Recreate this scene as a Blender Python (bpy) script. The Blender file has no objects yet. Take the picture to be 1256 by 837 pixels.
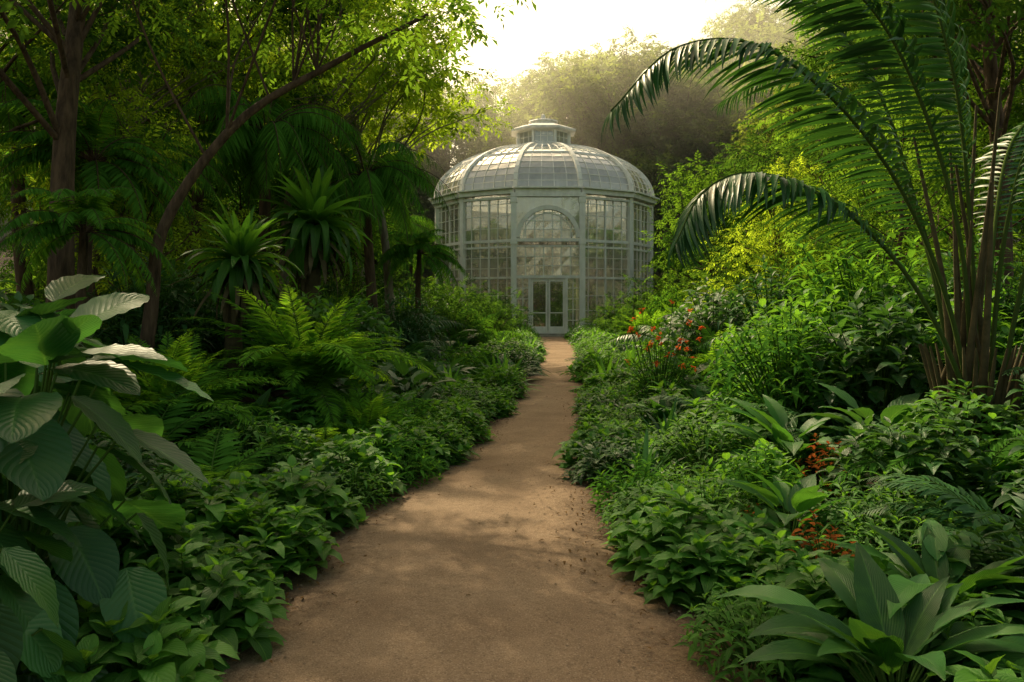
import bpy, math, random
import numpy as np
from mathutils import Vector, Matrix
rng=np.random.default_rng(11)
random.seed(5)
pi=math.pi
sc=bpy.context.scene
# ------------------------------------------------------------------ geometry kit
class Geo:
    def __init__(s,V,F,UV=None,R=None,M=None):
        s.V=np.asarray(V,float).reshape(-1,3); s.F=np.asarray(F,int).reshape(-1,4)
        s.UV=np.zeros((len(s.V),2)) if UV is None else np.asarray(UV,float)
        s.R=np.zeros(len(s.V)) if R is None else np.asarray(R,float)
        s.M=np.zeros(len(s.F),int) if M is None else np.asarray(M,int)
def join(gs):
    off=0;V=[];F=[];U=[];R=[];M=[]
    for g in gs:
        V.append(g.V);F.append(g.F+off);U.append(g.UV);R.append(g.R);M.append(g.M);off+=len(g.V)
    return Geo(np.concatenate(V),np.concatenate(F),np.concatenate(U),np.concatenate(R),np.concatenate(M))
def place(g,A,T,rnd=None):
    A=np.asarray(A,float).reshape(-1,3,3);T=np.asarray(T,float).reshape(-1,3);N=len(T);k=len(g.V)
    V=np.einsum('nij,kj->nki',A,g.V)+T[:,None,:]
    F=(g.F[None]+(np.arange(N)*k)[:,None,None]).reshape(-1,4)
    R=np.tile(g.R,N) if rnd is None else np.repeat(np.asarray(rnd),k)
    return Geo(V.reshape(-1,3),F,np.tile(g.UV,(N,1)),R,np.tile(g.M,N))
def nrm(a): return a/np.maximum(np.linalg.norm(a,axis=-1,keepdims=True),1e-9)
def basis(D,U,scale=1.0):
    D=nrm(np.asarray(D,float));U=np.asarray(U,float)+np.zeros_like(D)
    S=np.cross(D,U);bad=np.linalg.norm(S,axis=1)<1e-4
    S[bad]=np.cross(D[bad],[1,0.1,0]);S=nrm(S);N=np.cross(S,D)
    return np.stack([S,D,N],axis=2)*np.asarray(scale).reshape(-1,1,1)
def rotz(a):
    c,s=np.cos(a),np.sin(a);z=np.zeros_like(c);o=np.ones_like(c)
    return np.stack([np.stack([c,-s,z],-1),np.stack([s,c,z],-1),np.stack([z,z,o],-1)],-2)
def leaf(L=1,W=.4,n=6,p=.65,q=1.0,fold=.25,droop=.5,wave=0,half=1,m=0,tw=0,wk=22):
    t=np.linspace(0,1,n+1);w=np.maximum(np.sin(pi*t**p),0)**q;w=np.maximum(w,.03)*W/2
    a=-droop*t**1.1;tm=(a[1:]+a[:-1])/2
    y=np.concatenate([[0],np.cumsum(np.cos(tm))])*L/n;z=np.concatenate([[0],np.cumsum(np.sin(tm))])*L/n
    s=np.linspace(-1,1,2*half+1)
    X=s[None]*w[:,None]*math.cos(fold)
    h=(np.abs(s)[None]**1.3)*w[:,None]*math.sin(fold)+wave*np.sin(t*wk)[:,None]*s[None]**2*W*.5
    Y=y[:,None]-np.sin(a)[:,None]*h;Z=z[:,None]+np.cos(a)[:,None]*h
    if tw: Z=Z+tw*X*t[:,None]
    V=np.stack([X,Y,Z],-1).reshape(-1,3)
    c=2*half+1;i=np.arange(n)[:,None]*c+np.arange(c-1)[None]
    F=np.stack([i,i+1,i+1+c,i+c],-1).reshape(-1,4)
    UV=np.stack([np.broadcast_to((s[None]+1)/2,X.shape),np.broadcast_to(t[:,None],X.shape)],-1).reshape(-1,2)
    return Geo(V,F,UV,None,np.full(len(F),m))
def catmull(P,n):
    P=np.asarray(P,float);Q=np.vstack([2*P[0]-P[1],P,2*P[-1]-P[-2]]);k=len(P)-1
    u=np.linspace(0,k,n);i=np.minimum(u.astype(int),k-1);f=(u-i)[:,None]
    a,b,c,d=Q[i],Q[i+1],Q[i+2],Q[i+3]
    return .5*((2*b)+(c-a)*f+(2*a-5*b+4*c-d)*f**2+(3*b-a-3*c+d)*f**3)
def tube(P,r,sides=6,m=1):
    P=np.asarray(P,float);n=len(P);r=np.broadcast_to(r,(n,))
    T=nrm(np.gradient(P,axis=0));U=np.array([0.13,0.31,1.0])
    S=np.cross(T,U);S=nrm(S);N=np.cross(S,T)
    a=np.arange(sides)*2*pi/sides
    V=P[:,None]+r[:,None,None]*(np.cos(a)[None,:,None]*S[:,None]+np.sin(a)[None,:,None]*N[:,None])
    i=np.arange(n-1)[:,None]*sides;j=np.arange(sides)[None];k=(j+1)%sides
    F=np.stack([i+j,i+k,i+sides+k,i+sides+j],-1).reshape(-1,4)
    UV=np.stack([np.broadcast_to(a/(2*pi),(n,sides)),np.broadcast_to(np.linspace(0,1,n)[:,None],(n,sides))],-1).reshape(-1,2)
    return Geo(V.reshape(-1,3),F,UV,np.full(n*sides,.5),np.full(len(F),m))
def to_mesh(g,name,mats,smooth=True):
    me=bpy.data.meshes.new(name);n=len(g.V);m=len(g.F)
    me.vertices.add(n);me.vertices.foreach_set('co',g.V.astype(np.float32).ravel())
    me.loops.add(4*m);me.loops.foreach_set('vertex_index',g.F.astype(np.int32).ravel())
    me.polygons.add(m);me.polygons.foreach_set('loop_start',(np.arange(m)*4).astype(np.int32))
    me.polygons.foreach_set('material_index',g.M.astype(np.int32))
    me.polygons.foreach_set('use_smooth',np.full(m,smooth))
    for x in mats: me.materials.append(x)
    me.update(calc_edges=True)
    uv=me.uv_layers.new(name='UVMap');uv.data.foreach_set('uv',g.UV[g.F.ravel()].astype(np.float32).ravel())
    at=me.attributes.new('rnd','FLOAT','POINT');at.data.foreach_set('value',g.R.astype(np.float32))
    me.validate()
    return me
def obj(name,me,loc=(0,0,0),rz=0,s=1,parent=None,tilt=(0,0)):
    o=bpy.data.objects.new(name,me);sc.collection.objects.link(o)
    o.location=loc;o.rotation_euler=(tilt[0],tilt[1],rz)
    o.scale=(s,s,s) if not hasattr(s,'__len__') else s
    if parent: o.parent=parent
    return o
def empty(name,loc=(0,0,0)):
    o=bpy.data.objects.new(name,None);sc.collection.objects.link(o);o.location=loc;return o
# ------------------------------------------------------------------ materials
class NT:
    def __init__(s,name):
        s.mat=bpy.data.materials.new(name);s.mat.use_nodes=True;s.t=s.mat.node_tree;s.t.nodes.clear()
        s.out=s.t.nodes.new('ShaderNodeOutputMaterial')
    def n(s,ty,ins=None,**kw):
        x=s.t.nodes.new('ShaderNode'+ty)
        for k,v in kw.items(): setattr(x,k,v)
        for k,v in (ins or {}).items():
            i=x.inputs[k]
            if isinstance(v,bpy.types.NodeSocket): s.t.links.new(v,i)
            else: i.default_value=v
        return x
    def math(s,op,a,b=0.0,c=None,clamp=False):
        x=s.t.nodes.new('ShaderNodeMath');x.operation=op;x.use_clamp=clamp
        for i,v in enumerate([a,b]+([c] if c is not None else [])):
            if isinstance(v,bpy.types.NodeSocket): s.t.links.new(v,x.inputs[i])
            else: x.inputs[i].default_value=v
        return x.outputs[0]
    def mix(s,f,a,b,bt='MIX'):
        x=s.t.nodes.new('ShaderNodeMix');x.data_type='RGBA';x.blend_type=bt
        for i,v in ((0,f),(6,a),(7,b)):
            if isinstance(v,bpy.types.NodeSocket): s.t.links.new(v,x.inputs[i])
            else: x.inputs[i].default_value=v if not isinstance(v,tuple) else (*v[:3],1)
        return x.outputs[2]
    def ramp(s,f,stops):
        x=s.t.nodes.new('ShaderNodeValToRGB');e=x.color_ramp.elements
        while len(e)<len(stops): e.new(.5)
        for el,(p,c) in zip(e,stops): el.position=p;el.color=(*c,1) if hasattr(c,'__len__') else (c,c,c,1)
        s.t.links.new(f,x.inputs[0]);return x.outputs[0]
    def end(s,sh): s.t.links.new(sh,s.out.inputs[0]);return s.mat
def leafmat(name,a,b,trans=None,tf=.35,rough=.5,vein=0,freq=9,veincol=None,slant=.45,spec=.25,hq=False,gloss=0):
    T=NT(name)
    rn=T.n('Attribute',attribute_name='rnd').outputs['Fac'];oi=T.n('ObjectInfo').outputs['Random']
    f=T.math('ADD',T.math('MULTIPLY',rn,.6),T.math('MULTIPLY',oi,.4))
    col=T.mix(f,a,b)
    br=T.math('ADD',.6,T.math('MULTIPLY',T.math('FRACT',T.math('MULTIPLY',rn,7.31)),.75))
    col=T.mix(1.0,col,T.n('CombineXYZ',{0:br,1:br,2:br}).outputs[0],'MULTIPLY')
    pr={}
    if vein:
        uv=T.n('SeparateXYZ',{0:T.n('UVMap').outputs[0]})
        u=T.math('MULTIPLY',T.math('ABSOLUTE',T.math('SUBTRACT',uv.outputs[0],.5)),2)
        mid=T.math('SUBTRACT',1,T.math('DIVIDE',u,.09),clamp=True)
        ph=T.math('MULTIPLY',T.math('SUBTRACT',uv.outputs[1],T.math('MULTIPLY',u,slant)),freq)
        fr=T.math('ABSOLUTE',T.math('SUBTRACT',T.math('FRACT',ph),.5))
        lat=T.math('MULTIPLY',T.math('SUBTRACT',fr,.42,clamp=True),10)
        vv=T.math('MULTIPLY',T.math('MAXIMUM',mid,T.math('MULTIPLY',lat,.45)),vein,clamp=True)
        col=T.mix(vv,col,veincol or (b[0]*1.8+.01,b[1]*1.5+.01,b[2]*1.6))
        h=T.math('SUBTRACT',T.math('SQRT',T.math('SUBTRACT',.5,fr)),T.math('MULTIPLY',mid,.5))
        if hq:
            nz=T.n('TexNoise',{'Scale':35.0,'Detail':1.0}).outputs[0]
            h=T.math('ADD',h,T.math('MULTIPLY',nz,.25))
            sp=T.n('TexNoise',{'Scale':9.0,'Detail':2.0}).outputs[0]
            col=T.mix(T.math('MULTIPLY',T.math('SUBTRACT',sp,.5,clamp=True),1.6,clamp=True),col,(b[0]*1.5,b[1]*1.2,b[2]*.8))
        pr['Normal']=T.n('Bump',{'Strength':.5,'Distance':.006,'Height':h}).outputs[0]
    if vein or gloss:
        P=T.n('BsdfPrincipled',dict({'Base Color':col,'Roughness':rough,'Specular IOR Level':spec},**pr)).outputs[0]
    else:
        P=T.n('BsdfDiffuse',{'Color':col}).outputs[0]
    tc=T.mix(1.0,col,(3.4,2.75,1.15) if trans is None else trans,'MULTIPLY')
    tr=T.n('BsdfTranslucent',{'Color':tc})
    return T.end(T.n('MixShader',{0:tf,1:P,2:tr.outputs[0]}).outputs[0])
def simplemat(name,a,b,scale=6,rough=.8,bump=.3,dist=.02,stretch=(1,1,1),spec=.3,metal=0,det=3.0):
    T=NT(name);tc=T.n('TexCoord').outputs['Object']
    mp=T.n('Mapping',{'Vector':tc,'Scale':stretch}).outputs[0]
    n1=T.n('TexNoise',{'Vector':mp,'Scale':scale,'Detail':det,'Roughness':.65}).outputs[0]
    col=T.ramp(n1,[(.3,a),(.7,b)])
    bm=T.n('Bump',{'Strength':bump,'Distance':dist,'Height':n1}).outputs[0]
    return T.end(T.n('BsdfPrincipled',{'Base Color':col,'Roughness':rough,'Normal':bm,'Specular IOR Level':spec,'Metallic':metal}).outputs[0])
def flatmat(name,c):
    T=NT(name);rn=T.n('Attribute',attribute_name='rnd').outputs['Fac']
    return T.end(T.n('BsdfDiffuse',{'Color':T.mix(rn,tuple(x*.7 for x in c),tuple(x*1.3 for x in c))}).outputs[0])
M_hyd=leafmat('hydrangea_leaf',(.042,.14,.022),(.09,.24,.032),vein=.5,freq=8,rough=.5,tf=.34)
M_dark=leafmat('dark_leaf',(.020,.08,.022),(.045,.135,.028),vein=.4,freq=9,rough=.42,tf=.23,spec=.35)
M_big=leafmat('big_oval_leaf',(.018,.085,.026),(.042,.14,.034),vein=.45,freq=13,rough=.42,tf=.24,slant=.3,hq=True,spec=.32)
M_lance=leafmat('lance_leaf',(.024,.105,.024),(.055,.175,.03),vein=.4,freq=16,rough=.42,tf=.27,slant=.5,hq=True,spec=.3)
M_strap=leafmat('strap_leaf',(.036,.13,.02),(.08,.21,.03),vein=.3,freq=1,rough=.45,tf=.36)
M_fern=leafmat('fern_leaflet',(.036,.12,.02),(.08,.21,.028),tf=.36)
M_fernb=leafmat('bright_fern_leaflet',(.075,.20,.022),(.13,.28,.032),tf=.42)
M_fernd=leafmat('dark_fern_leaflet',(.018,.078,.026),(.042,.13,.032),tf=.23,gloss=1,rough=.5)
M_palm=leafmat('palm_leaflet',(.016,.07,.022),(.035,.118,.028),rough=.38,tf=.17,gloss=1,spec=.35)
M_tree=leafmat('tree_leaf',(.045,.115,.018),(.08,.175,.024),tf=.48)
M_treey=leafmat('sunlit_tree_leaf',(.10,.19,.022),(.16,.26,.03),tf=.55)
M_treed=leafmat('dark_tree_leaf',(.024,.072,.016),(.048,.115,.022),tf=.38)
M_far=leafmat('hazy_far_tree_leaf',(.08,.14,.045),(.13,.19,.055),tf=.45)  # distance haze put into the leaf colour: paler, greyer green
M_red=leafmat('red_flower_petal',(.65,.09,.03),(.85,.28,.06),tf=.3,trans=(1.2,1,1))
M_rust=leafmat('rust_leaf',(.20,.07,.02),(.32,.10,.02),tf=.35,trans=(1.5,1.1,1))
M_stem=flatmat('green_stem',(.06,.12,.025))
M_stemp=flatmat('palm_stem',(.06,.095,.025))
M_bark=simplemat('bark',(.035,.022,.012),(.13,.085,.05),scale=5,bump=.9,dist=.05,stretch=(3,3,.6),rough=.9)
M_barkl=simplemat('pale_bark',(.10,.085,.06),(.28,.24,.17),scale=4,bump=.6,dist=.04,stretch=(3,3,.8),rough=.9)
M_brown=simplemat('dead_frond',(.05,.045,.018),(.11,.085,.04),scale=10,rough=.9)
# ------------------------------------------------------------------ ground
Yt=[-5,0,3.35,4.1,4.74,5.8,6.8,8.2,10.4,14.2,19.5,23.3,30,60]
Lt=[-1.5,-1.5,-1.48,-1.3,-1.20,-1.10,-.86,-.53,-.15,.25,.68,.86,.98,1.0]
Rt=[1.15,1.15,1.08,.86,.68,.56,.60,.70,.90,1.20,1.68,1.98,2.35,2.4]
def edges(y): return np.interp(y,Yt,Lt),np.interp(y,Yt,Rt)
def sstep(a,b,x):
    t=np.clip((x-a)/(b-a),0,1);return t*t*(3-2*t)
def ground(x,y):
    l,r=edges(y);d=np.maximum(np.maximum(l-x,x-r),0)
    z=.75*sstep(.3,5.5,d)*(1-.8*sstep(22,32,y))
    z=z+sstep(9,40,d)*6+sstep(60,110,y)*16
    z=z+.04*np.sin(x*2.1+y*1.3)*np.minimum(d,1)
    return z
def grid(xs,ys,fz,m=0):
    X,Y=np.meshgrid(xs,ys);Z=fz(X,Y);nx=len(xs);ny=len(ys)
    V=np.stack([X,Y,Z],-1).reshape(-1,3);i=np.arange(ny-1)[:,None]*nx+np.arange(nx-1)[None]
    F=np.stack([i,i+1,i+1+nx,i+nx],-1).reshape(-1,4)
    return Geo(V,F,V[:,:2])
xs=np.concatenate([-np.geomspace(300,8,24),np.linspace(-7.6,8,90),np.geomspace(8.4,300,24)])
ys=np.concatenate([[-60,-30,-15],np.linspace(-8,45,140),np.geomspace(46,400,30)])
M_soil=simplemat('soil',(.018,.011,.006),(.06,.037,.02),scale=9,bump=.8,dist=.05,rough=1)
obj('ground',to_mesh(grid(xs,ys,ground),'ground',[M_soil]))
T=NT('packed_earth_path');tc=T.n('TexCoord').outputs['Object']
n1=T.n('TexNoise',{'Vector':tc,'Scale':1.1,'Detail':4.0,'Roughness':.6}).outputs[0]
n2=T.n('TexNoise',{'Vector':tc,'Scale':22.0,'Detail':5.0,'Roughness':.75}).outputs[0]
n4=T.n('TexNoise',{'Vector':tc,'Scale':120.0,'Detail':2.0,'Roughness':.7}).outputs[0]
col=T.ramp(n1,[(.3,(.205,.135,.083)),(.7,(.34,.24,.155))])
col=T.mix(T.math('MULTIPLY',T.math('SUBTRACT',n2,.42,clamp=True),1.8,clamp=True),col,(.14,.09,.055))
col=T.mix(T.math('MULTIPLY',T.math('SUBTRACT',n4,.54,clamp=True),5,clamp=True),col,(.42,.32,.225))
col=T.mix(T.math('MULTIPLY',T.math('SUBTRACT',.43,n4,clamp=True),6,clamp=True),col,(.07,.045,.028))
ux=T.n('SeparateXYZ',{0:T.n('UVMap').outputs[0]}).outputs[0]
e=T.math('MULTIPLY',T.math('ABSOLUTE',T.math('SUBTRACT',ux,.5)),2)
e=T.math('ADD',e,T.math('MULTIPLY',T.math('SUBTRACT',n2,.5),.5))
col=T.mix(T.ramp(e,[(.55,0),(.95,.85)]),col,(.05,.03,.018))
hh=T.math('ADD',T.math('MULTIPLY',n2,1.0),T.math('MULTIPLY',n4,.5))
bm=T.n('Bump',{'Strength':.7,'Distance':.025,'Height':hh}).outputs[0]
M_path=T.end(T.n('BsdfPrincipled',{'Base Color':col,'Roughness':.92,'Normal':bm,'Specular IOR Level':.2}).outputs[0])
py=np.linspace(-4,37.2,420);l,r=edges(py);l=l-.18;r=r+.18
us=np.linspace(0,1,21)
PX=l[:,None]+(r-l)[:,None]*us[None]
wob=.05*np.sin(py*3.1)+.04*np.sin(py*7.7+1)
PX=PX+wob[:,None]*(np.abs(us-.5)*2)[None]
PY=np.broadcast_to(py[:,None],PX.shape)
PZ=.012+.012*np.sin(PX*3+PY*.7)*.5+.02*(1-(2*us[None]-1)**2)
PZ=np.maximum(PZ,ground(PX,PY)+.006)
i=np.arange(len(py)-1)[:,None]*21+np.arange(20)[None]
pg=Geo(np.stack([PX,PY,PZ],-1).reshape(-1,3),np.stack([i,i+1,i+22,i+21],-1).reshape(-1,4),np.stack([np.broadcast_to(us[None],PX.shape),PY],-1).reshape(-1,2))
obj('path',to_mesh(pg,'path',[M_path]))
def octa():
    a=np.arange(6)*pi/3
    V=[[0.6*math.cos(x),.6*math.sin(x),.35] for x in a]+[[math.cos(x),math.sin(x),0] for x in a]
    V.append([0,0,.5])
    F=[[6+j,6+(j+1)%6,(j+1)%6,j] for j in range(6)]+[[0,1,2,12],[2,3,4,12],[4,5,0,12]]
    return Geo(V,F)
N=9000;yy=1.1+rng.exponential(4.5,N);yy=np.clip(yy,1,30);l,r=edges(yy)
uu=rng.beta(.6,.6,N);xx=l-.1+(r-l+.2)*uu
A=rotz(rng.uniform(0,6.28,N))*(.0025+.009*rng.random(N)**3)[:,None,None]*np.array([1,.7,.6])[None,None,:]
M_peb=flatmat('pebble',(.20,.15,.105))
obj('path_pebbles',to_mesh(place(octa(),A,np.stack([xx,yy,np.full(N,.028)],-1),rng.random(N)),'pebbles',[M_peb]))
N=1500;yy=1.5+rng.exponential(4.5,N);yy=np.clip(yy,1.5,28);l,r=edges(yy);side=rng.random(N)<.5
off=np.abs(rng.normal(0,.16,N))-.08;mid=rng.random(N)<.08
xx=np.where(side,l+off,r-off);xx=np.where(mid,l+(r-l)*rng.random(N),xx)
D=np.stack([rng.normal(0,1,N),rng.normal(0,1,N),rng.normal(0,.25,N)],-1)
A=basis(D,np.array([[0,0,1.]]),rng.uniform(.015,.045,N))
M_lit=flatmat('litter',(.12,.07,.03))
obj('leaf_litter',to_mesh(place(leaf(1,.45,n=4,droop=.9,fold=.4),A,np.stack([xx,yy,np.full(N,.034)],-1),rng.random(N)),'litter',[M_lit]))
# ------------------------------------------------------------------ plant templates
UP=np.array([[0,0,1.]])
def mk_frond(P,n=24,llen=.2,lw=.16,th0=1.2,th1=.7,t0=.12,r=.006,vup=.15,ld=.5,prof=None,nseg=3,m=0,ms=1,jit=.08,fold=.2,hang=0.):
    P=np.asarray(P,float);K=len(P);tt=np.linspace(t0,.995,n);idx=tt*(K-1);i=np.minimum(idx.astype(int),K-2);f=(idx-i)[:,None]
    C=P[i]*(1-f)+P[i+1]*f;Tg=nrm(np.gradient(P,axis=0));Tn=nrm(Tg[i]*(1-f)+Tg[i+1]*f)
    S=nrm(np.cross(Tn,UP));Nn=np.cross(S,Tn)
    u=(tt-t0)/(1-t0)
    pl=(np.minimum(1,(u+.12)*3.2)*(1-u**2.2*.85)) if prof is None else prof(u)
    out=[]
    for sg in(-1,1):
        th=th0+(th1-th0)*u+rng.normal(0,jit,n)
        v=vup+rng.normal(0,jit,n)
        D=np.cos(th)[:,None]*Tn+np.sin(th)[:,None]*(sg*S*np.cos(v)[:,None]+Nn*np.sin(v)[:,None])
        D=D-UP*hang*rng.uniform(.7,1.3,n)[:,None]
        out.append(place(leaf(1,lw,n=nseg,p=.6,q=.8,fold=fold,droop=ld,m=m),basis(D,Nn,pl*llen*rng.uniform(.9,1.1,n)),C,np.clip(rng.normal(.5,.2,n),0,1)))
    out.append(tube(P,np.linspace(r,r*.25,K),5,ms))
    return join(out)
def arc(L,a0,a1,K=14,pw=1.0):
    t=np.linspace(0,1,K);a=a0+(a1-a0)*t**pw;am=(a[1:]+a[:-1])/2
    y=np.concatenate([[0],np.cumsum(np.cos(am))])*L/(K-1);z=np.concatenate([[0],np.cumsum(np.sin(am))])*L/(K-1)
    return np.stack([np.zeros(K)+.03*L*np.sin(t*2),y,z],-1)
def rosette(vars_,n,z0=0,spread=.03,smin=.75,smax=1.1,tilt=.15):
    g=[]
    for k in range(n):
        v=vars_[k%len(vars_)];az=k*2.39996+rng.normal(0,.2)
        s=rng.uniform(smin,smax);A=rotz(np.array([az]))*s
        tl=rng.normal(0,tilt);R=np.array([[1,0,0],[0,math.cos(tl),-math.sin(tl)],[0,math.sin(tl),math.cos(tl)]])
        A=A@R[None];g.append(place(v,A,[[spread*math.sin(-az),spread*math.cos(az),z0]]))
        g[-1].R=np.clip(v.R*.6+rng.random()*.4,0,1)
    return join(g)
def fern_tpl(L,n,llen,nl,a0s,a1s,lw=.17,**kw):
    vs=[mk_frond(arc(L,a0,a1),n=nl,llen=llen,lw=lw,**kw) for a0,a1 in zip(a0s,a1s)]
    return rosette(vs,n)
def shrub_tpl(R,H,nst,ll,lw,nl=9,p=.62,q=1.0,fold=.3,droop=.8,flat=.2,nseg=5,wave=.0,half=1,tip=None,wk=22):
    lv=[leaf(1,lw,n=nseg,p=p,q=q,fold=fold,droop=droop*d,wave=wave,half=half,wk=wk) for d in(.6,1.,1.4)]
    g=[];
    for k in range(nst):
        u=(k+.5)/nst;ph=k*2.39996;ce=1-u*.98
        se=math.sqrt(max(0,1-ce*ce));rr=rng.uniform(.72,1.08)
        tip_=np.array([R*se*math.cos(ph)*rr,R*se*math.sin(ph)*rr,H*(.12+.88*ce)*rr])+rng.normal(0,.03*R,3)
        tip_[2]=max(tip_[2],.05)
        b=np.array([tip_[0]*.15,tip_[1]*.15,0]);mid=(b+tip_)/2;mid[2]+=.12*H
        P=catmull([b,mid,tip_],6);g.append(tube(P,np.linspace(.006,.003,6)*max(1,H/.7),4,1))
        T_=nrm(P[-1]-P[-2]+np.array([0,0,.15]))
        n=nl;az=np.arange(n)*2.4+rng.uniform(0,6);lev=np.arange(n)/n
        e1=nrm(np.cross(T_,[0.3,.1,1]));e2=np.cross(T_,e1)
        el=.15+np.where(lev<.3,.7,flat)+rng.normal(0,.15,n)
        D=np.cos(el)[:,None]*(np.cos(az)[:,None]*e1+np.sin(az)[:,None]*e2)+np.sin(el)[:,None]*T_
        D=D+np.array([0,0,.1])
        pos=tip_[None]-T_[None]*(lev**1.2*.30*max(H,R)*.8)[:,None]
        s=ll*np.where(lev<.3,.6,1.)*rng.uniform(.75,1.15,n)
        g.append(place(lv[k%3],basis(D,UP+D*0,s),pos,np.clip(rng.normal(.45,.18,n)+.25*(lev<.3),0,1)))
    return join(g)
def sprig(ll=.1,n=8,L=.3,lw=.45,nseg=2):
    P=arc(L,.3,-.5,5);t=np.linspace(.15,1,n);C=np.stack([np.interp(t*4,np.arange(5),P[:,j]) for j in range(3)],-1)
    sg=np.where(np.arange(n)%2==0,1.,-1.);D=np.stack([sg*.9,np.full(n,.6),rng.normal(-.1,.35,n)],-1)
    D[-1]=[0,1,-.3]
    return place(leaf(1,lw,n=nseg,fold=.2,droop=.6),basis(D,UP+D*0,ll*rng.uniform(.8,1.2,n)),C,rng.random(n))
def crown(clumps,nsp,ll,lw=.45,n=8,L=.3,nseg=2):
    sp=[sprig(ll,n,L,lw,nseg) for _ in range(4)];g=[]
    for(c,r) in clumps:
        k=max(6,int(nsp*(r[0]*r[1])));d=nrm(rng.normal(0,1,(k,3)));rad=rng.random(k)**.42*(1+.18*np.sin(d[:,0]*5+c[0]*3)*np.sin(d[:,2]*6))
        pos=np.array(c)+d*rad[:,None]*np.array(r)
        D=d*np.array([1,1,.4])+rng.normal(0,.5,(k,3))+np.array([0,0,-.05])
        q=rng.random()
        for j in range(4):
            s=slice(j,None,4);g.append(place(sp[j],basis(D[s],UP+D[s]*0,rng.uniform(.7,1.25,len(pos[s]))),pos[s],np.clip(rng.normal(.3+.4*q,.2,len(pos[s])),0,1)))
    return join(g)
def tree_tpl(H,r0,Rc,z0,ncl,nsp,ll,trunk=None,cr=(.9,1.5),flat=.6,lw=.45,n=8,L=.3,sides=9):
    if trunk is None:
        trunk=[[0,0,0],[rng.normal(0,.12),rng.normal(0,.12),H*.3],[rng.normal(0,.3),rng.normal(0,.3),H*.6],[rng.normal(0,.4),rng.normal(0,.4),H*.93]]
    P=catmull(trunk,22);K=22;rad=np.linspace(r0,r0*.25,K);rad[:3]*=[1.7,1.25,1.08]
    g=[tube(P,rad,sides,1)];cl=[]
    for k in range(ncl):
        a=k*2.39996+rng.normal(0,.3);u=rng.random();z=z0+(H-z0)*u
        R=Rc*math.sqrt(max(.08,1-((u-.35)/.75)**2))*rng.uniform(.35,1.05)
        ti=int(np.clip(z/H*.85-.05,0.25,.97)*(K-1));tp=P[ti]
        c=np.array([tp[0]+R*math.cos(a),tp[1]+R*math.sin(a),z]);rr=rng.uniform(*cr)
        cl.append((c,(rr,rr,rr*flat)))
        m=(tp+c)/2+np.array([rng.normal(0,.2),rng.normal(0,.2),.10*R])
        B=catmull([tp,m,c,c+(c-m)*.5],10);g.append(tube(B,np.linspace(rad[ti]*.34,.008,10),5,1))
        for q in range(2):
            e=c+rng.normal(0,1,3)*rr*.5;g.append(tube(catmull([B[5],(B[5]+e)/2+np.array([0,0,.1]),e],6),np.linspace(rad[ti]*.12,.004,6),4,1))
    g.append(crown(cl,nsp,ll,lw,n,L))
    return join(g)
def bush_tpl(R,H,ncl,nsp,ll,lw=.4,n=8,L=.25):
    cl=[];g=[]
    for k in range(ncl):
        a=k*2.39996;u=math.sqrt((k+.5)/ncl);rr=R*rng.uniform(.28,.45)
        c=np.array([R*.75*u*math.cos(a),R*.75*u*math.sin(a),H*rng.uniform(.25,.88)*(1-.35*u*u)])
        cl.append((c,(rr,rr,rr*.8)));g.append(tube(catmull([[0,0,0],c*np.array([.4,.4,.6]),c],7),np.linspace(.025,.008,7),4,1))
    g.append(crown(cl,nsp,ll,lw,n,L));return join(g)
ME={}
ME['hyd']=[to_mesh(shrub_tpl(.42,.50,38,.20,.58,nl=9,half=1,nseg=6,wave=.06,q=.9),'hyd',[M_hyd,M_stem]) for _ in range(3)]
ME['hydd']=[to_mesh(shrub_tpl(.46,.55,50,.155,.5,nl=9),'hydd',[M,M_stem]) for M in(M_dark,M_hyd)]
ME['fine']=[to_mesh(shrub_tpl(.48,.55,64,.145,.27,nl=9,droop=.9,nseg=4),'fine',[M,M_stem]) for M in(M_fern,M_hyd)]
ME['tall']=[to_mesh(shrub_tpl(.75,1.25,80,.23,.5,nl=9),'tall',[M,M_stem]) for M in(M_dark,M_hyd,M_dark)]
ME['tallf']=[to_mesh(shrub_tpl(.8,1.4,95,.27,.22,nl=11,droop=1.1,nseg=4),'tallf',[M,M_stem]) for M in(M_fernd,M_fern)]
ME['fern']=[to_mesh(fern_tpl(.85,24,.19,28,(1.2,.9,.6,1.0),(-.5,-.7,-.6,-.2),lw=.2,vup=.1,nseg=2),'fern',[M,M_stem]) for M in(M_fern,M_fernb,M_fernd)]
ME['fernb']=[to_mesh(fern_tpl(1.3,44,.26,48,(1.5,1.35,1.2,1.0),(.5,-.1,-.5,-.8),lw=.2,vup=.1,jit=.12,nseg=2),'fernb',[M_fernb,M_stem])]
ME['fernt']=[to_mesh(fern_tpl(1.3,28,.28,38,(1.3,1.1,.8,.5),(-.4,-.7,-.8,-1.),lw=.19,vup=.05),'fernt',[M,M_stem]) for M in(M_fern,M_fernd)]
ME['palms']=[to_mesh(fern_tpl(1.7,18,.44,36,(1.4,1.2,1.0,.7),(-.3,-.7,-.9,-1.0),lw=.09,vup=-.1,ld=.9,t0=.25,r=.014,hang=.25),'palms',[M,M_stemp]) for M in(M_palm,M_fern)]
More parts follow.
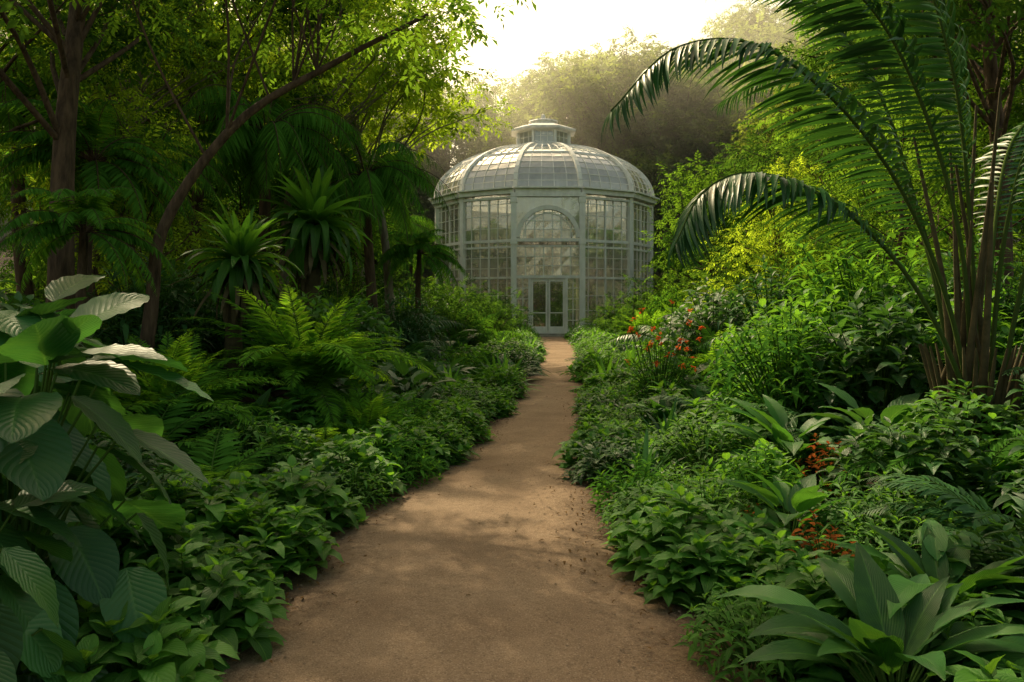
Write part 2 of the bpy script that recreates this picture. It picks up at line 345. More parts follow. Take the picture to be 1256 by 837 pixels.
def strap_tpl(L,W,n,a0,a1,nn=8,p=.5,q=.45,fold=.35,dr=1.0):
    g=[];N=n
    for k in range(N):
        u=(k+.5)/N;l=leaf(1,W,n=nn,p=p,q=q,fold=fold,droop=dr*rng.uniform(.6,1.4)*(.3+u),half=1)
        el=a0+(a1-a0)*u+rng.normal(0,.1);az=k*2.39996
        D=np.array([[math.cos(el)*math.cos(az),math.cos(el)*math.sin(az),math.sin(el)]])
        g.append(place(l,basis(D,UP,L*rng.uniform(.75,1.1)),[[.02*math.cos(az),.02*math.sin(az),0]],[rng.random()]))
    return join(g)
ME['strap']=[to_mesh(strap_tpl(.75,.13,40,1.5,.25,p=.6,q=.7),'strap',[M_strap]) ]
ME['strapd']=[to_mesh(strap_tpl(.62,.11,44,1.5,.1),'strapd',[M_palm]) ]
def lily_tpl(n,H,ll,lw,el0=1.45,el1=.35,p=.72,q=.95,big=False):
    g=[]
    for k in range(n):
        u=(k+.5)/n;az=k*2.39996+rng.normal(0,.2);el=el0+(el1-el0)*u+rng.normal(0,.08)
        pl=H*rng.uniform(.55,1.05)*(.75 if u>.6 else 1)
        d=np.array([math.cos(el)*math.cos(az),math.cos(el)*math.sin(az),math.sin(el)])
        e=el-.5;d2=np.array([math.cos(e)*math.cos(az),math.cos(e)*math.sin(az),math.sin(e)])
        P=catmull([[0,0,0],d*pl*.5,d*pl*.85+d2*pl*.12],7);g.append(tube(P,np.linspace(.008,.004,7),5,1))
        L_=leaf(1,lw,n=12,p=p,q=q,fold=.22,droop=rng.uniform(.8,1.7)*(.4+.8*u),half=3,wave=.035,wk=30,tw=rng.normal(0,.25))
        g.append(place(L_,basis([d2],UP,ll*rng.uniform(.75,1.12)),[P[-1]],[rng.random()]))
    return join(g)
ME['lily']=[to_mesh(lily_tpl(58,.42,.48,.33),'lily',[M_lance,M_stem]),to_mesh(lily_tpl(34,.38,.46,.38,1.5,.5),'lily2',[M_lance,M_stem])]
ME['lilyd']=[to_mesh(lily_tpl(28,.45,.4,.42,1.4,.3),'lilyd',[M_dark,M_stem])]
def bigoval():
    g=[]
    for k in range(96):
        az=k*2.39996+rng.normal(0,.25);h=.08+1.4*rng.random()**.9
        rad=rng.uniform(.22,.62)*(1.25-.5*h/1.5)
        b=np.array([.05*math.cos(az),.05*math.sin(az),0]);e=np.array([rad*math.cos(az),rad*math.sin(az),h])
        P=catmull([b,[b[0]*2,b[1]*2,h*.55],e],9);g.append(tube(P,np.linspace(.010,.005,9),6,1))
        el=rng.uniform(-1.2,-.35) if h<1.25 else rng.uniform(-.5,.9)
        a2=az+rng.normal(0,.4)
        d=[[math.cos(el)*math.cos(a2),math.cos(el)*math.sin(a2),math.sin(el)]]
        lf=leaf(1,rng.uniform(.60,.70),n=14,p=.8,q=.72,fold=.14,droop=rng.uniform(.2,.7),half=4,wave=.035,wk=34,tw=rng.normal(0,.3))
        g.append(place(lf,basis(d,UP,rng.uniform(.32,.48)),[e],[rng.random()]))
    return join(g)
ME['big']=[to_mesh(bigoval(),'big',[M_big,M_stem])]
def stemmed():
    g=[place(strap_tpl(.8,.17,90,1.5,-.3,p=.62,q=.65,dr=1.9),np.eye(3)[None],[[0,0,1.5]])]
    s=strap_tpl(.8,.10,40,-.2,-1.3);s.M[:]=1;g.append(place(s,np.eye(3)[None],[[0,0,1.45]]))
    g.append(tube(catmull([[0,0,0],[.05,0,.8],[0,0,1.5]],8),np.linspace(.12,.07,8),8,1));return join(g)
ME['stemmed']=[to_mesh(stemmed(),'stemmed',[M_strap,M_brown])]
def treefern(hT,L,hang=.25,a0s=(1.3,.9,.5,.2),a1s=(-.6,-1.,-1.2,-1.3),nf=36,ll=.34,lw=.13):
    g=[tube(catmull([[0,0,0],[.08,.03,hT*.5],[0,0,hT]],10),np.linspace(.11,.07,10),9,1)]
    vs=[mk_frond(arc(L,a,b),n=44,llen=ll,lw=lw,vup=-.1,hang=hang,r=.012) for a,b in zip(a0s,a1s)]
    g.append(rosette(vs,nf,z0=hT));return join(g)
ME['tfern']=[to_mesh(treefern(3.0,1.8,lw=.16),'tfern',[M_fern,M_bark]),to_mesh(treefern(3.2,1.9,hang=.7,a0s=(1.2,.8,.3,0.),a1s=(-1.2,-1.4,-1.5,-1.5),ll=.45,lw=.08,nf=44),'tfern2',[M_fern,M_bark])]
ME['bush']=[to_mesh(bush_tpl(1.1,2.0,22,120,.115),'bush',[M,M_bark]) for M in(M_treed,M_tree,M_treed)]
ME['bushy']=[to_mesh(bush_tpl(1.1,2.2,20,100,.14,lw=.35),'bushy',[M_tree,M_bark])]
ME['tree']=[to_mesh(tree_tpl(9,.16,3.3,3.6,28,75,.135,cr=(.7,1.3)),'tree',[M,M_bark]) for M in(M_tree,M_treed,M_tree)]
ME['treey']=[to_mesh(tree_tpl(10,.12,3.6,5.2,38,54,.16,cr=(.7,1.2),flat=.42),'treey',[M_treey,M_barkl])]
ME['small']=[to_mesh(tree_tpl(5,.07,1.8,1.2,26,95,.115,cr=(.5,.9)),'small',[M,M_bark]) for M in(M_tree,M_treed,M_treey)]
ME['far']=[to_mesh(tree_tpl(18,.4,5.5,3,60,20,.36,cr=(1.3,2.4),flat=.7,L=.7,n=9),'far',[M_far,M_bark]) for _ in range(3)]
def flower_bush():
    g=[shrub_tpl(.45,1.0,60,.13,.3,nl=9)]
    for k in range(26):
        a=rng.uniform(0,6.28);r=.45*math.sqrt(rng.random());z=rng.uniform(.65,1.35)-.4*r
        n=int(rng.integers(8,14));c=np.array([r*math.cos(a),r*math.sin(a),z])
        g.append(tube(catmull([[c[0]*.4,c[1]*.4,.3],c*.8,c],5),.004,4,1))
        D=nrm(rng.normal(0,1,(n,3))+np.array([0,0,.5]));g.append(place(leaf(1,.75,n=3,fold=.3,droop=.7,m=2),basis(D,UP+D*0,rng.uniform(.03,.05,n)),c+rng.normal(0,.012,(n,3)),rng.random(n)))
    return join(g)
ME['flower']=[to_mesh(flower_bush(),'flower',[M_fern,M_stem,M_red])]
ME['rust']=[to_mesh(shrub_tpl(.22,.42,26,.07,.5,nl=8),'rust',[M_rust,M_stem])]
NAMES=dict(hyd='broadleaf_shrub',hydd='dark_leaf_shrub',fine='fine_leaf_shrub',tall='tall_shrub',tallf='lance_leaf_shrub',fern='fern',fernb='shuttlecock_fern',fernt='large_fern',palms='understory_palm',strap='strap_leaf_plant',strapd='dark_strap_leaf_plant',lily='peace_lily_plant',lilyd='dark_lily_plant',big='large_oval_leaf_plant',stemmed='dracaena_plant',tfern='tree_fern',bush='rounded_bush',bushy='lime_green_bush',tree='broadleaf_tree',treey='sunlit_tree',small='small_tree',far='distant_tree',flower='red_flowering_bush',rust='rust_leaf_plant')
RAD=dict(hyd=.42,hydd=.46,fine=.48,tall=.75,tallf=.8,fern=.6,fernb=.8,fernt=.9,palms=1.1,strap=.5,strapd=.5,lily=.5,lilyd=.5,big=.6,stemmed=.6,tfern=.6,bush=1.1,bushy=1.1,tree=.5,treey=.4,small=.8,far=2.5,flower=.45,rust=.25)
HT=dict(hyd=.6,hydd=.6,fine=.6,tall=1.35,tallf=1.5,fern=.65,fernb=1.35,fernt=1.0,palms=1.4,strap=.75,strapd=.75,lily=.8,lilyd=.8,big=1.7,bush=2.0,bushy=2.2,small=5,rust=.45,flower=1.2,stemmed=2.2,tfern=4)
placed=[]
def put(kind,x,y,s=1,rz=None,parent=None,v=None,dz=0,fr=1):
    me=ME[kind][random.randrange(len(ME[kind]))] if v is None else ME[kind][v]
    z=float(ground(np.array(x),np.array(y)))-.02+dz
    o=obj(NAMES[kind],me,(x,y,z),random.uniform(0,6.28) if rz is None else rz,s,parent,(random.gauss(0,.05),random.gauss(0,.05)))
    placed.append((x,y,RAD[kind]*(s if not hasattr(s,'__len__') else s[0])*fr));return o
# ---- hero plants: left
put('big',-2.0,3.25,1.0,rz=.4);put('big',-1.98,2.55,.74,rz=2.2)
put('big',-2.95,4.3,1.05)
for x,y,s in((-1.50,2.95,.95),(-1.50,3.7,.85),(-1.95,4.1,1.0),(-1.42,4.7,.85),(-1.95,4.8,1.05),(-1.5,5.6,.95),(-1.35,6.6,.95),(-1.0,7.6,.85)): put('hyd',x,y,s)
put('fern',-2.3,6.0,1.25,v=0);put('fern',-2.6,5.1,1.2,v=2);put('fern',-1.75,7.6,1.1,v=1);put('fern',-3.1,6.7,1.3,v=0)
put('fernb',-2.3,9.0,1.3,dz=.3);put('fernb',-1.5,8.3,.65);put('fernb',-3.3,7.6,1.0)
put('stemmed',-3.35,9.6,1.0,dz=.2);put('stemmed',-3.75,14.2,1.6);put('tfern',-2.2,19.5,.8,v=0)
put('tfern',-2.9,17,1.2,v=1);put('tfern',-4.9,15.5,1.3,v=1);put('tfern',-5.6,10.5,.9,v=0);put('tfern',-4.3,8.1,.58,v=0);put('tfern',-6.2,13,1.0,v=1)
put('strap',-.30,14.6,1.0);put('strap',-.95,12.2,.8)
put('bush',-.75,25.5,.95,v=0);put('bush',-1.9,24,1.1,v=2)
for x,y,s,v in((-.35,31.5,1.05,0),(-1.5,32.5,1.3,2),(-2.9,33,1.4,1),(4.0,31.5,1.05,2),(5.2,32.5,1.3,0),(6.6,33,1.4,1),(-4.2,31,1.5,0)): put('bush',x,y,s,v=v)
# ---- hero plants: right
put('lily',1.45,3.0,1.0,v=0,rz=1.0);put('lily',1.75,5.0,.95,v=1);put('lily',1.95,3.6,.95,v=0);put('lily',2.2,2.9,.85,v=1);put('lily',2.3,6.6,1.1,v=1)
for x,y,s in((1.05,4.3,.75),(1.35,4.0,.75),(.95,5.1,.75)): put('hyd',x,y,s)
for x,y,s in((1.05,3.5,.65),(1.25,5.1,.9),(.95,6.0,.8)): put('fine',x,y,s)
put('strapd',1.1,6.7,.9);put('strapd',1.6,8.2,.9)
put('flower',1.95,10.6,1.15,dz=.1);put('rust',1.7,4.3,1.0);put('rust',2.35,5.9,1.1);put('rust',1.45,4.9,.8)
put('fernt',2.75,4.2,.8,v=1);put('fernt',3.05,5.3,.75,v=0);put('hydd',2.75,5.4,1.2,v=0);put('tall',3.9,5.3,.7,v=0);put('hydd',3.3,5.9,1.1,v=1);put('fernt',4.5,6.2,.9,v=1);put('hydd',3.4,4.7,1.1,v=0);put('lilyd',2.9,6.3,1.1)
put('fernb',3.4,12.5,1.1);put('tallf',2.7,7.8,1.0,v=1);put('tall',3.3,8.6,1.2,v=1);put('tallf',4.2,9.4,1.4,v=1)
put('bush',3.9,26,.95,v=0);put('bush',5.0,27,1.05,v=2)
# ---- trees
put('tree',-5.1,9.0,1.0,v=1);put('tree',-9,12.5,1.0,v=0);put('tree',-6.8,17,1.05,v=1);put('tree',-11,20,1.1,v=1)
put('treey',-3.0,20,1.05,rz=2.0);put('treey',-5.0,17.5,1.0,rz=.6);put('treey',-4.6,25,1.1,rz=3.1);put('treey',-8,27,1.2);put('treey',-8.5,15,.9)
put('tree',7.4,12,1.0,v=1);put('tree',9.5,17,1.1,v=1);put('tree',11,23,1.1,v=0)
put('small',6.8,26,1.1,v=0);put('small',7.6,20,1.1,v=1);put('small',5.6,17,.75,v=2);put('small',8.6,28,1.3,v=1);put('small',6.0,13,.8,v=0)
put('small',-6.8,20,1.2,v=1);put('small',-5.2,22,1.1,v=0);put('small',-8.2,9.5,.9,v=0);put('small',-5.8,30,1.1,v=1);put('small',-5.6,12.2,.8,v=2)
lt=join([tree_tpl(6.5,.085,1.6,4.2,14,80,.11,trunk=[[0,0,0],[.15,0,1.2],[.25,.1,2.1],[1.0,.2,3.2],[2.0,.4,3.9],[3.0,.6,4.5]],cr=(.5,.9)),
  crown([((3.0,.6,4.5),(.75,.75,.45)),((2.3,.2,4.35),(.6,.6,.4)),((3.4,1.0,4.9),(.6,.6,.4)),((1.6,.7,3.95),(.45,.45,.3))],95,.11)])
obj('leaning_tree',to_mesh(lt,'leaning',[M_tree,M_bark]),(-3.95,8.4,.35))
# ---- clustering palm on the right
PB=np.array([3.62,6.25,.45])
F_=[[[3.6,6.2,.6],[3.3,6.0,1.54],[2.86,5.8,2.37],[2.3,5.6,2.98],[1.67,5.4,3.34],[1.07,5.2,3.26],[.62,5.0,2.8]],
    [[3.62,6.15,.6],[3.15,5.9,1.42],[2.7,5.7,1.95],[2.15,5.5,2.33],[1.6,5.3,2.46],[1.25,5.2,2.32],[1.05,5.1,1.98]],
    [[3.65,6.3,.6],[3.44,6.1,2.04],[3.02,6.0,3.26],[2.49,5.9,3.95],[1.6,5.7,4.25],[.9,5.5,4.0]],
    [[3.7,6.3,.6],[3.62,6.3,2.3],[3.45,6.3,3.6],[3.0,6.3,4.7],[2.2,6.3,5.2]],
    [[3.75,6.3,.6],[3.85,6.2,2.2],[4.1,6.0,3.3],[4.5,5.6,4.0],[5.0,5.2,4.0]],
    [[3.75,6.2,.6],[3.85,5.9,2.0],[4.1,5.5,3.2],[4.4,5.0,3.7],[4.6,4.5,3.6]],
    [[3.6,6.4,.6],[3.5,6.8,2.2],[3.2,7.3,3.4],[2.7,7.9,3.9],[2.2,8.4,3.7]],
    [[3.8,6.4,.6],[4.1,6.8,2.0],[4.5,7.2,3.0],[5.1,7.6,3.4],[5.6,8,3.1]],
    [[3.66,6.3,.6],[3.3,6.4,2.2],[2.9,6.5,3.5],[2.2,6.6,4.3],[1.4,6.6,4.3]]]
palm=empty('palm_tree',PB)
for k,P in enumerate(F_):
    C=catmull(P,40)
    big=.56 if k<4 else .46
    g=mk_frond(C,n=104 if k<4 else 66,llen=big,lw=.085,th0=1.2,th1=.5,t0=.28 if k!=1 else .34,r=.021,vup=.0,ld=.8,hang=.22,nseg=6,fold=.35,jit=.09,prof=lambda u:np.minimum(1,(u+.15)*2.5)*(1-u**3*.6))
    g.V-=PB;obj('frond_%d'%(k+1),to_mesh(g,'pf',[M_palm,M_stemp]),parent=palm)
g=[]
for k in range(13):
    a=k*2.4;r=.06+.2*math.sqrt(k/13);b=np.array([r*math.cos(a),r*math.sin(a),-.2]);h=rng.uniform(.9,3.4)
    top=b+np.array([rng.normal(0,.3),rng.normal(0,.2),h]);g.append(tube(catmull([b,(b+top)/2+np.array([rng.normal(0,.05),0,0]),top],10),np.linspace(rng.uniform(.03,.045),.01,10),7,0))
for k in range(24):
    a=k*2.4;b=np.array([.2*math.cos(a),.2*math.sin(a),-.1]);g.append(tube(catmull([b,b*1.3+np.array([0,0,.5]),b*1.9+np.array([0,0,1.0])],6),np.linspace(.045,.008,6),6,0))
obj('stems',to_mesh(join(g),'palm_stems',[M_brown]),parent=palm)
# ---- scattered undergrowth
under=empty('undergrowth_foliage')
def free(x,y,r,k=.62):
    for(a,b,c) in placed:
        if (a-x)**2+(b-y)**2<(k*(r+c))**2: return False
    return True
def scatter(n,y0,y1,d0,d1,kinds,srange,k=.62,wf=.66,pad=2.0,inset=.45):
    c=0
    for _ in range(n):
        y=y0+(y1-y0)*random.random()
        l,r=edges(y);side=-1 if random.random()<.5 else 1
        d=random.uniform(d0,d1)
        kd=random.choice(kinds);s=random.uniform(*srange);R=RAD[kd]*s
        ins=inset if y>6.5 else .7
        if y>9: ins=.62
        if d<R*ins: d=R*ins+random.uniform(0,.1)
        x=(l-d) if side<0 else (r+d)
        if x<-wf*y-pad or x>wf*y+pad: continue
        if -.12<x/y<.20 and y>8:
            lim=1.25+.02*y if y<30 else .8
            if d<1.2: lim=min(lim,.75)
            h=HT.get(kd,1)*s
            if h>lim: s*=lim/h;R*=lim/h
        if (x-1.68)**2+(y-43)**2<6.6**2: continue
        if not free(x,y,R,k): continue
        put(kd,float(x),float(y),s,parent=under);c+=1
    return c
c1=scatter(900,2.3,12,.0,.75,['hyd','fine','hyd','hydd','fine'],(.65,.95),k=.5)
c2=scatter(900,2.0,13,.7,2.0,['fern','hydd','hyd','fern','lilyd','fine','lily'],(.9,1.25),k=.5)
c3=scatter(800,3.0,14,1.8,6.5,['fernt','tall','tallf','fern','palms','tall','lilyd'],(.9,1.3),k=.46)
c4=scatter(500,12,36,.0,1.6,['hyd','fine','hydd','fern','strap'],(.9,1.3),k=.52)
c5=scatter(500,13,36,1.5,6,['tall','tallf','fernt','bush','palms','fernb'],(.9,1.3),k=.52)
c6=scatter(200,14,42,5,16,['bush','bush','bushy','palms','small','tfern'],(1.0,1.6),k=.6,pad=1)
print('scatter',c1,c2,c3,c4,c5,c6)
# ---- distant trees
dist=empty('distant_trees')
for k in range(44):
    y=random.uniform(64,95);x=random.uniform(-.66*y,.7*y)
    if -.16*y<x<.08*y and y>0: continue
    put('far',x,y,random.uniform(.85,1.25),parent=dist)
for x,y,s in((6.3,65,1.1),(9.5,63,1.15),(13,62,1.05),(17,60,1.0),(22,56,1.0),(16,46,.75),(20,40,.8),(-9,63,.9),(-13,58,.95),(-16,48,.9),(-14,42,.7),(-20,42,.9),(-5.5,65,1.05),(-2,70,1.0),(1.2,66,.8),(3.4,64,.7),(24,48,1),(4,78,1.05)): put('far',x,y,s,parent=dist)
# ------------------------------------------------------------------ greenhouse
GC=np.array([1.68,43.,0.]);GR=5.75
M_frame=simplemat('weathered_white_paint',(.66,.64,.56),(.86,.84,.77),scale=3.5,rough=.6,bump=.15,stretch=(1,1,.5))
M_stone=simplemat('stone',(.22,.21,.17),(.38,.36,.30),scale=4,rough=.9,bump=.4)
def glassmat(name,tint,solid,op0,op1,tr,gl_add):
    T=NT(name);tc=T.n('TexCoord').outputs['Object'];n1=T.n('TexNoise',{'Vector':tc,'Scale':1.3,'Detail':3.0,'Roughness':.7}).outputs[0]
    n2=T.n('TexNoise',{'Vector':T.n('Mapping',{'Vector':tc,'Scale':(6,6,.8)}).outputs[0],'Scale':1.0,'Detail':3.0}).outputs[0]
    rn=T.n('Attribute',attribute_name='rnd').outputs['Fac']
    f=T.math('ADD',T.math('MULTIPLY',n1,.6),T.math('ADD',T.math('MULTIPLY',n2,.3),T.math('MULTIPLY',rn,.25)))
    op=T.n('MapRange',{'Value':f,'From Min':.3,'From Max':.85,'To Min':op0,'To Max':op1}).outputs[0]
    dif=T.n('BsdfDiffuse',{'Color':(*solid,1)}).outputs[0];trl=T.n('BsdfTranslucent',{'Color':(*solid,1)}).outputs[0]
    film=T.n('MixShader',{0:tr,1:dif,2:trl}).outputs[0]
    clear=T.n('BsdfTransparent',{'Color':(*tint,1)}).outputs[0]
    a=T.n('MixShader',{0:op,1:clear,2:film}).outputs[0]
    gl=T.n('BsdfGlossy',{'Color':(1,1,1,1),'Roughness':.06,'Normal':T.n('Bump',{'Strength':.12,'Distance':.05,'Height':n1}).outputs[0]}).outputs[0]
    fr=T.n('Fresnel',{'IOR':1.5}).outputs[0];fr=T.math('ADD',T.math('MULTIPLY',fr,2.2),gl_add,clamp=True)
    return T.end(T.n('MixShader',{0:fr,1:a,2:gl}).outputs[0])
M_gw=glassmat('wall_glass',(.88,.91,.85),(.82,.82,.72),.14,.58,.6,.16)
M_gd=glassmat('dome_glass',(.92,.93,.88),(.90,.89,.81),.5,.95,.6,.08)
def beam(p0,p1,w,d,n,m=0):
    p0=np.array(p0,float);p1=np.array(p1,float);t=nrm(p1-p0);n=np.array(n,float);s=nrm(np.cross(t,n));n=nrm(np.cross(s,t))
    c=[(-1,-1),(1,-1),(1,1),(-1,1)];V=[p+s*w/2*a+n*d/2*b for p in(p0,p1) for a,b in c]
    F=[[4,5,1,0],[5,6,2,1],[6,7,3,2],[7,4,0,3],[0,1,2,3],[7,6,5,4]]
    return Geo(V,F,None,None,[m]*6)
def quad(a,b,c,d): return Geo([a,b,c,d],[[0,1,2,3]],[[0,0],[1,0],[1,1],[0,1]],[random.random()]*4)
gh=empty('greenhouse',GC)
def gobj(n,gs,mat,smooth=False):
    return obj(n,to_mesh(join(gs),n,[mat],smooth),parent=gh)
NS=12
va=[-pi/2+pi/12+k*2*pi/NS for k in range(NS)]
def vp(a,r,z): return np.array([r*math.cos(a),r*math.sin(a),z])
def z_(z): return np.array([0,0,z])
frame=[];glass=[];plinth=[];corn=[]
ZW=6.75
for k in range(NS):
    a0=va[k-1];a1=a0+2*pi/NS if k else va[0];front=(k==0)
    if front: a0=va[0]-2*pi/NS
    A,B=vp(a0,GR,0),vp(a1,GR,0);am=(a0+a1)/2;n=np.array([math.cos(am),math.sin(am),0])
    frame.append(beam(A+z_(0),A+z_(ZW),.26,.26,[math.cos(a0),math.sin(a0),0]))
    corn.append(beam(A*1.025+z_(ZW+.05),B*1.025+z_(ZW+.05),.22,.34,n));
    for (zz,w,d,rs) in((ZW-.22,.10,.2,1.005),(ZW+.2,.07,.62,1.03)):
        corn.append(beam(A*rs+z_(zz),B*rs+z_(zz),w,d,n))
    if not front: plinth.append(beam(A+z_(.25),B+z_(.25),.5,.36,n))
    for zz,w in((.56,.12),(2.75,.10),(4.2,.09),(4.5,.13)):
        if front and zz<2: continue
        frame.append(beam(A+z_(zz),B+z_(zz),w,.14,n))
    nv=6
    for j in range(1,nv):
        p=A+(B-A)*j/nv;w=.08 if j==3 else .035
        if front: continue
        frame.append(beam(p+z_(.5),p+z_(ZW-.25),w,.06 if w<.05 else .11,n))
    hz=[1.2,1.9,3.2,3.7,5.1,5.7,6.25]
    if not front:
        for zz in hz: frame.append(beam(A+z_(zz),B+z_(zz),.03,.045,n))
    zs=[.6,1.2,1.9,2.75,3.2,3.7,4.35,5.1,5.7,6.25,6.65]
    if not front:
        for j in range(nv):
            p,q=A+(B-A)*j/nv,A+(B-A)*(j+1)/nv
            for i in range(len(zs)-1):
                o=[n*random.gauss(0,.004) for _ in range(4)]
                glass.append(quad(p+z_(zs[i])+o[0],q+z_(zs[i])+o[1],q+z_(zs[i+1])+o[2],p+z_(zs[i+1])+o[3]))
gobj('plinth',plinth,M_stone);gobj('wall_frame',frame,M_frame);gobj('cornice',corn,M_frame);gobj('wall_glass',glass,M_gw)
# dome
ribs=[];minor=[];dg=[];Z0=ZW+.24;NP=12;ph=np.linspace(0,math.acos(1.75/5.85),NP)
prof=[(5.82*math.cos(p),Z0+2.95*math.sin(p)) for p in ph]
for k in range(NS):
    a0=va[k-1];a1=a0+2*pi/NS;am=(a0+a1)/2;n=np.array([math.cos(am),math.sin(am),.5])
    for i in range(NP-1):
        (r0,z0),(r1,z1)=prof[i],prof[i+1]
        A0,B0,A1,B1=vp(a0,r0,z0),vp(a1,r0,z0),vp(a0,r1,z1),vp(a1,r1,z1)
        ribs.append(beam(A0*np.array([1.008,1.008,1]),A1*np.array([1.008,1.008,1]),.19,.17,[math.cos(a0),math.sin(a0),.5]))
        nj=5
        for j in range(nj):
            f0,f1=j/nj,(j+1)/nj
            o=[n*random.gauss(0,.005) for _ in range(4)]
            dg.append(quad(A0+(B0-A0)*f0+o[0],A0+(B0-A0)*f1+o[1],A1+(B1-A1)*f1+o[2],A1+(B1-A1)*f0+o[3]))
            if j: minor.append(beam(A0+(B0-A0)*f0,A1+(B1-A1)*f0,.04,.06,n))
        minor.append(beam(A1,B1,.12 if i in(5,) else .028,.10 if i in(5,) else .04,n))
gobj('dome_ribs',ribs,M_frame);gobj('dome_glazing_bars',minor,M_frame);gobj('dome_glass',dg,M_gd)
# lantern
lan=[];lg=[];zt=Z0+2.82
def ring(n,r0,z0,r1,z1,ph0=pi/8):
    V=[];F=[]
    for j in range(n):
        a=j*2*pi/n+ph0;V.append([r0*math.cos(a),r0*math.sin(a),z0]);V.append([r1*math.cos(a),r1*math.sin(a),z1])
    for j in range(n):
        b=(j+1)%n;F.append([2*j,2*b,2*b+1,2*j+1])
    return Geo(V,F)
for r0,z0,r1,z1 in((1.85,zt-.12,1.9,zt+.05),(1.9,zt+.05,1.6,zt+.12),(1.6,zt+.12,1.5,zt+.2),(1.5,zt+.75,1.5,zt+.85),(1.5,zt+.85,1.85,zt+.88),(1.85,zt+.88,1.85,zt+.98),(1.85,zt+.98,1.25,zt+1.2),(1.25,zt+1.2,.75,zt+1.3),(.75,zt+1.3,.75,zt+1.45),(.75,zt+1.45,.85,zt+1.47),(.85,zt+1.47,.8,zt+1.53),(.8,zt+1.53,.15,zt+1.68),(.15,zt+1.68,.1,zt+1.9),(.1,zt+1.9,.01,zt+1.95)):
    lan.append(ring(8,r0,z0,r1,z1))
for j in range(8):
    a=j*pi/4+pi/8;b=a+pi/4;lan.append(beam(vp(a,1.47,zt+.15),vp(a,1.47,zt+.8),.14,.14,[math.cos(a),math.sin(a),0]))
    A,B=vp(a,1.42,0),vp(b,1.42,0);nn=A+B
    for f in(1/3,2/3): p=A+(B-A)*f;lan.append(beam(p+z_(zt+.15),p+z_(zt+.8),.04,.05,nn))
    lan.append(beam(A+z_(zt+.5),B+z_(zt+.5),.03,.045,nn))
    lg.append(quad(A+z_(zt+.15),B+z_(zt+.15),B+z_(zt+.8),A+z_(zt+.8)))
gobj('lantern',lan,M_frame);gobj('lantern_glass',lg,M_gd)
# portal
yf=-GR*math.cos(pi/12)-.22;por=[];pgl=[];Fn=[0,-1,0]
def hb(x0,x1,z,w,d,dy=0): por.append(beam([x0,yf+dy,z],[x1,yf+dy,z],w,d,Fn))
def vb(x,z0,z1,w,d,dy=0): por.append(beam([x,yf+dy,z0],[x,yf+dy,z1],w,d,Fn))
HW=1.6
for x in(-HW,HW): vb(x,0,6.52,.27,.34);vb(x,0,.5,.36,.42,.002);vb(x,4.3,4.55,.33,.40,.002);vb(x,6.25,6.5,.33,.40,.003)
hb(-HW-.15,HW+.15,6.61,.18,.40,-.003)
cz=4.62;ar=1.40
N=32
for j in range(N):
    t0,t1=pi*j/N,pi*(j+1)/N
    for rr,w,d in((ar,.20,.30),(ar-.26,.05,.10)):
        p=[rr*math.cos(t0),yf,cz+rr*math.sin(t0)];q=[rr*math.cos(t1),yf,cz+rr*math.sin(t1)]
        por.append(beam(p,q,w,d,Fn))
    x0,x1=1.47*math.cos(t0),1.47*math.cos(t1);h0,h1=cz+1.42*math.sin(t0),cz+1.42*math.sin(t1)
    por.append(Geo([[x1,yf+.05,h1],[x0,yf+.05,h0],[x0,yf+.05,6.54],[x1,yf+.05,6.54]],[[0,1,2,3]]))
hb(-HW+.13,HW-.13,4.5,.15,.24,.001);hb(-HW+.13,HW-.13,4.22,.07,.16)
for x in(-1.05,-.62,-.21,.21,.62,1.05):
    zt_=cz+math.sqrt(ar*ar-x*x)-.08
    vb(x,4.57,zt_,.045 if abs(x)!=.62 else .07,.08)
for z in(5.0,5.4,5.8):
    w=math.sqrt(ar*ar-(z-cz)**2)-.08;hb(-w,w,z,.03,.05,.001)
for x in(-1.05,-.62,-.21,.21,.62,1.05): vb(x,2.85,4.19,.05,.08)
for z in(3.3,3.74): hb(-HW+.13,HW-.13,z,.035,.05,.001)
hb(-HW+.13,HW-.13,2.78,.14,.24,.002)
for x in(-.86,.86): vb(x,.12,2.71,.12,.2)
for sx in(-1,1):
    vb(sx*1.17,.3,2.71,.035,.06)
    for z in(.75,1.25,1.75,2.25): hb(sx*1.47,sx*.92,z,.035,.055,.001)
    hb(sx*1.47,sx*.92,.2,.3,.12)
    for x in(.06,.74): vb(sx*x,.14,2.70,.09,.08,-.02)
    hb(sx*.105,sx*.695,2.62,.12,.078,-.02);hb(sx*.105,sx*.695,.3,.32,.078,-.02);hb(sx*.105,sx*.695,1.1,.05,.06,-.02)
    por.append(beam([sx*.1,yf-.09,1.05],[sx*.1,yf-.09,1.35],.025,.03,Fn))
gobj('entrance_portal',por,M_frame)
def gq(x0,x1,z0,z1,dy=.01):
    o=lambda:random.gauss(0,.003)
    pgl.append(quad([x0,yf+dy+o(),z0],[x1,yf+dy+o(),z0],[x1,yf+dy+o(),z1],[x0,yf+dy+o(),z1]))
X=[-1.5,-1.05,-.62,-.21,.21,.62,1.05,1.5]
for i in range(7):
    for z0,z1 in((2.85,3.3),(3.3,3.74),(3.74,4.2),(4.55,5.0),(5.0,5.4),(5.4,5.8),(5.8,6.5)): gq(X[i],X[i+1],z0,z1)
for sx in(-1,1): gq(min(sx*.9,sx*1.5),max(sx*.9,sx*1.5),.3,2.75)
gobj('portal_glass',pgl,M_gw)
pgl=[]
for sx in(-1,1): gq(min(sx*.1,sx*.7),max(sx*.1,sx*.7),.45,2.58,-.02)
gobj('door_glass',pgl,glassmat('door_glass',(.8,.85,.78),(.6,.6,.5),.0,.12,.4,.04))
st=[]
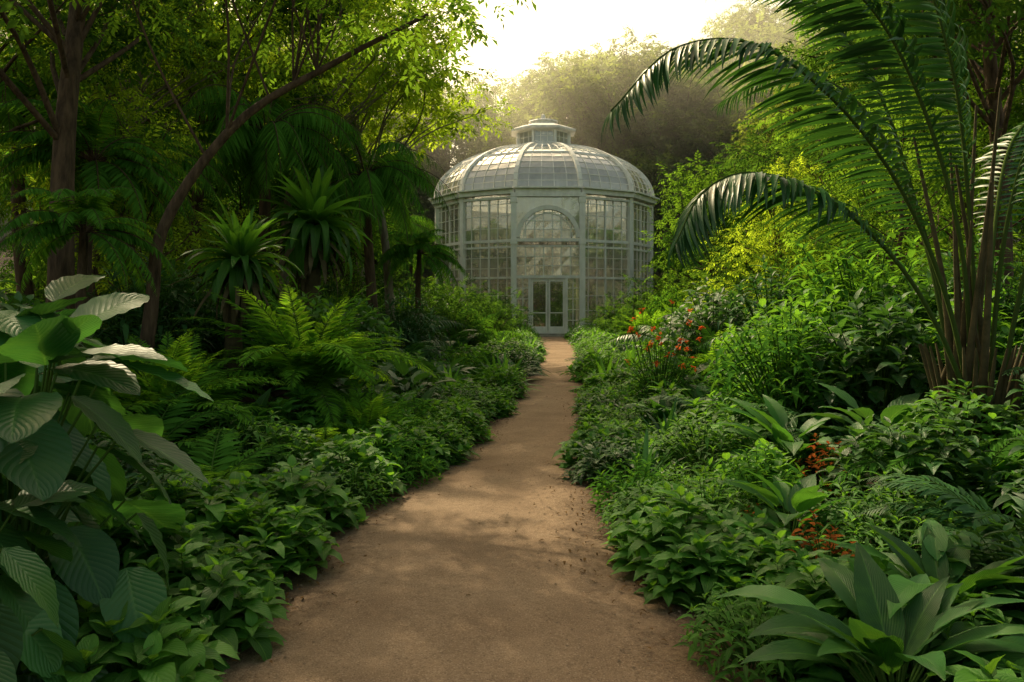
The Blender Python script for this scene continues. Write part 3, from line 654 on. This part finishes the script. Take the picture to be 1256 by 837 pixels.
for i,(w,h) in enumerate(((1.35,.14),(1.6,.07))):
    st.append(beam([-w,yf-.35-.32*i,h/2+.0],[w,yf-.35-.32*i,h/2],h,.5+.01*i,Fn))
gobj('steps',st,M_stone)
fl=[ring(12,5.6,.06,.01,.06,pi/12)];gobj('floor',fl,M_stone)
inner=empty('indoor_plants',GC)
for x,y,k,s in((-3,-1,'bush',1.2),(3,-1.5,'palms',1.6),(-1.8,1.5,'palms',2.0),(2,2,'bush',1.5),(0.3,3.2,'bush',1.5),(-2.6,-3,'bush',.8),(2.7,-3.3,'bush',.8)):
    o=obj('indoor_palm' if k=='palms' else 'indoor_bush',ME[k][1 if k=='bush' else 0],(x,y,.07),random.uniform(0,6),s,inner)
# ------------------------------------------------------------------ bank of mist behind the greenhouse
MT=NT('mist');MT.t.links.new(MT.n('VolumeScatter',{'Color':(1,.95,.76,1),'Density':.034,'Anisotropy':.6}).outputs[0],MT.out.inputs['Volume'])
mist=obj('mist',to_mesh(beam([0,50.5,14],[0,61,14],110,29.5,[0,0,1]),'mist',[MT.mat],False))
# ------------------------------------------------------------------ light, world, camera
EL=math.radians(45);AZ=math.radians(-28)
sv=Vector((math.sin(AZ)*math.cos(EL),math.cos(AZ)*math.cos(EL),math.sin(EL)))
L=bpy.data.lights.new('sun','SUN');L.energy=5.0;L.angle=math.radians(.6);L.color=(1,.83,.54)
lo=bpy.data.objects.new('sun',L);sc.collection.objects.link(lo);lo.rotation_euler=sv.to_track_quat('Z','Y').to_euler()
w=bpy.data.worlds.new('World');sc.world=w;w.use_nodes=True;nt=w.node_tree;bg=nt.nodes['Background']
sk=nt.nodes.new('ShaderNodeTexSky');sk.sky_type='NISHITA';sk.sun_disc=False;sk.sun_elevation=EL;sk.sun_rotation=AZ%(2*pi);sk.dust_density=5;sk.ozone_density=.5;sk.air_density=1.0
mx=nt.nodes.new('ShaderNodeMix');mx.data_type='RGBA';mx.blend_type='MULTIPLY';mx.inputs[0].default_value=1;mx.inputs[7].default_value=(1.9,1.64,1.06,1)
nt.links.new(sk.outputs[0],mx.inputs[6]);nt.links.new(mx.outputs[2],bg.inputs[0]);bg.inputs[1].default_value=.15
cam=bpy.data.cameras.new('camera');co=bpy.data.objects.new('camera',cam);sc.collection.objects.link(co)
cam.lens=28;cam.sensor_width=36;cam.shift_y=-.038;cam.clip_end=1000;cam.clip_start=.05
co.location=(0,0,1.6);co.rotation_euler=(pi/2,0,0);sc.camera=co
sc.view_settings.view_transform='Standard';sc.view_settings.look='None';sc.view_settings.exposure=0
print('tris',sum(len(m.polygons) for m in bpy.data.meshes))
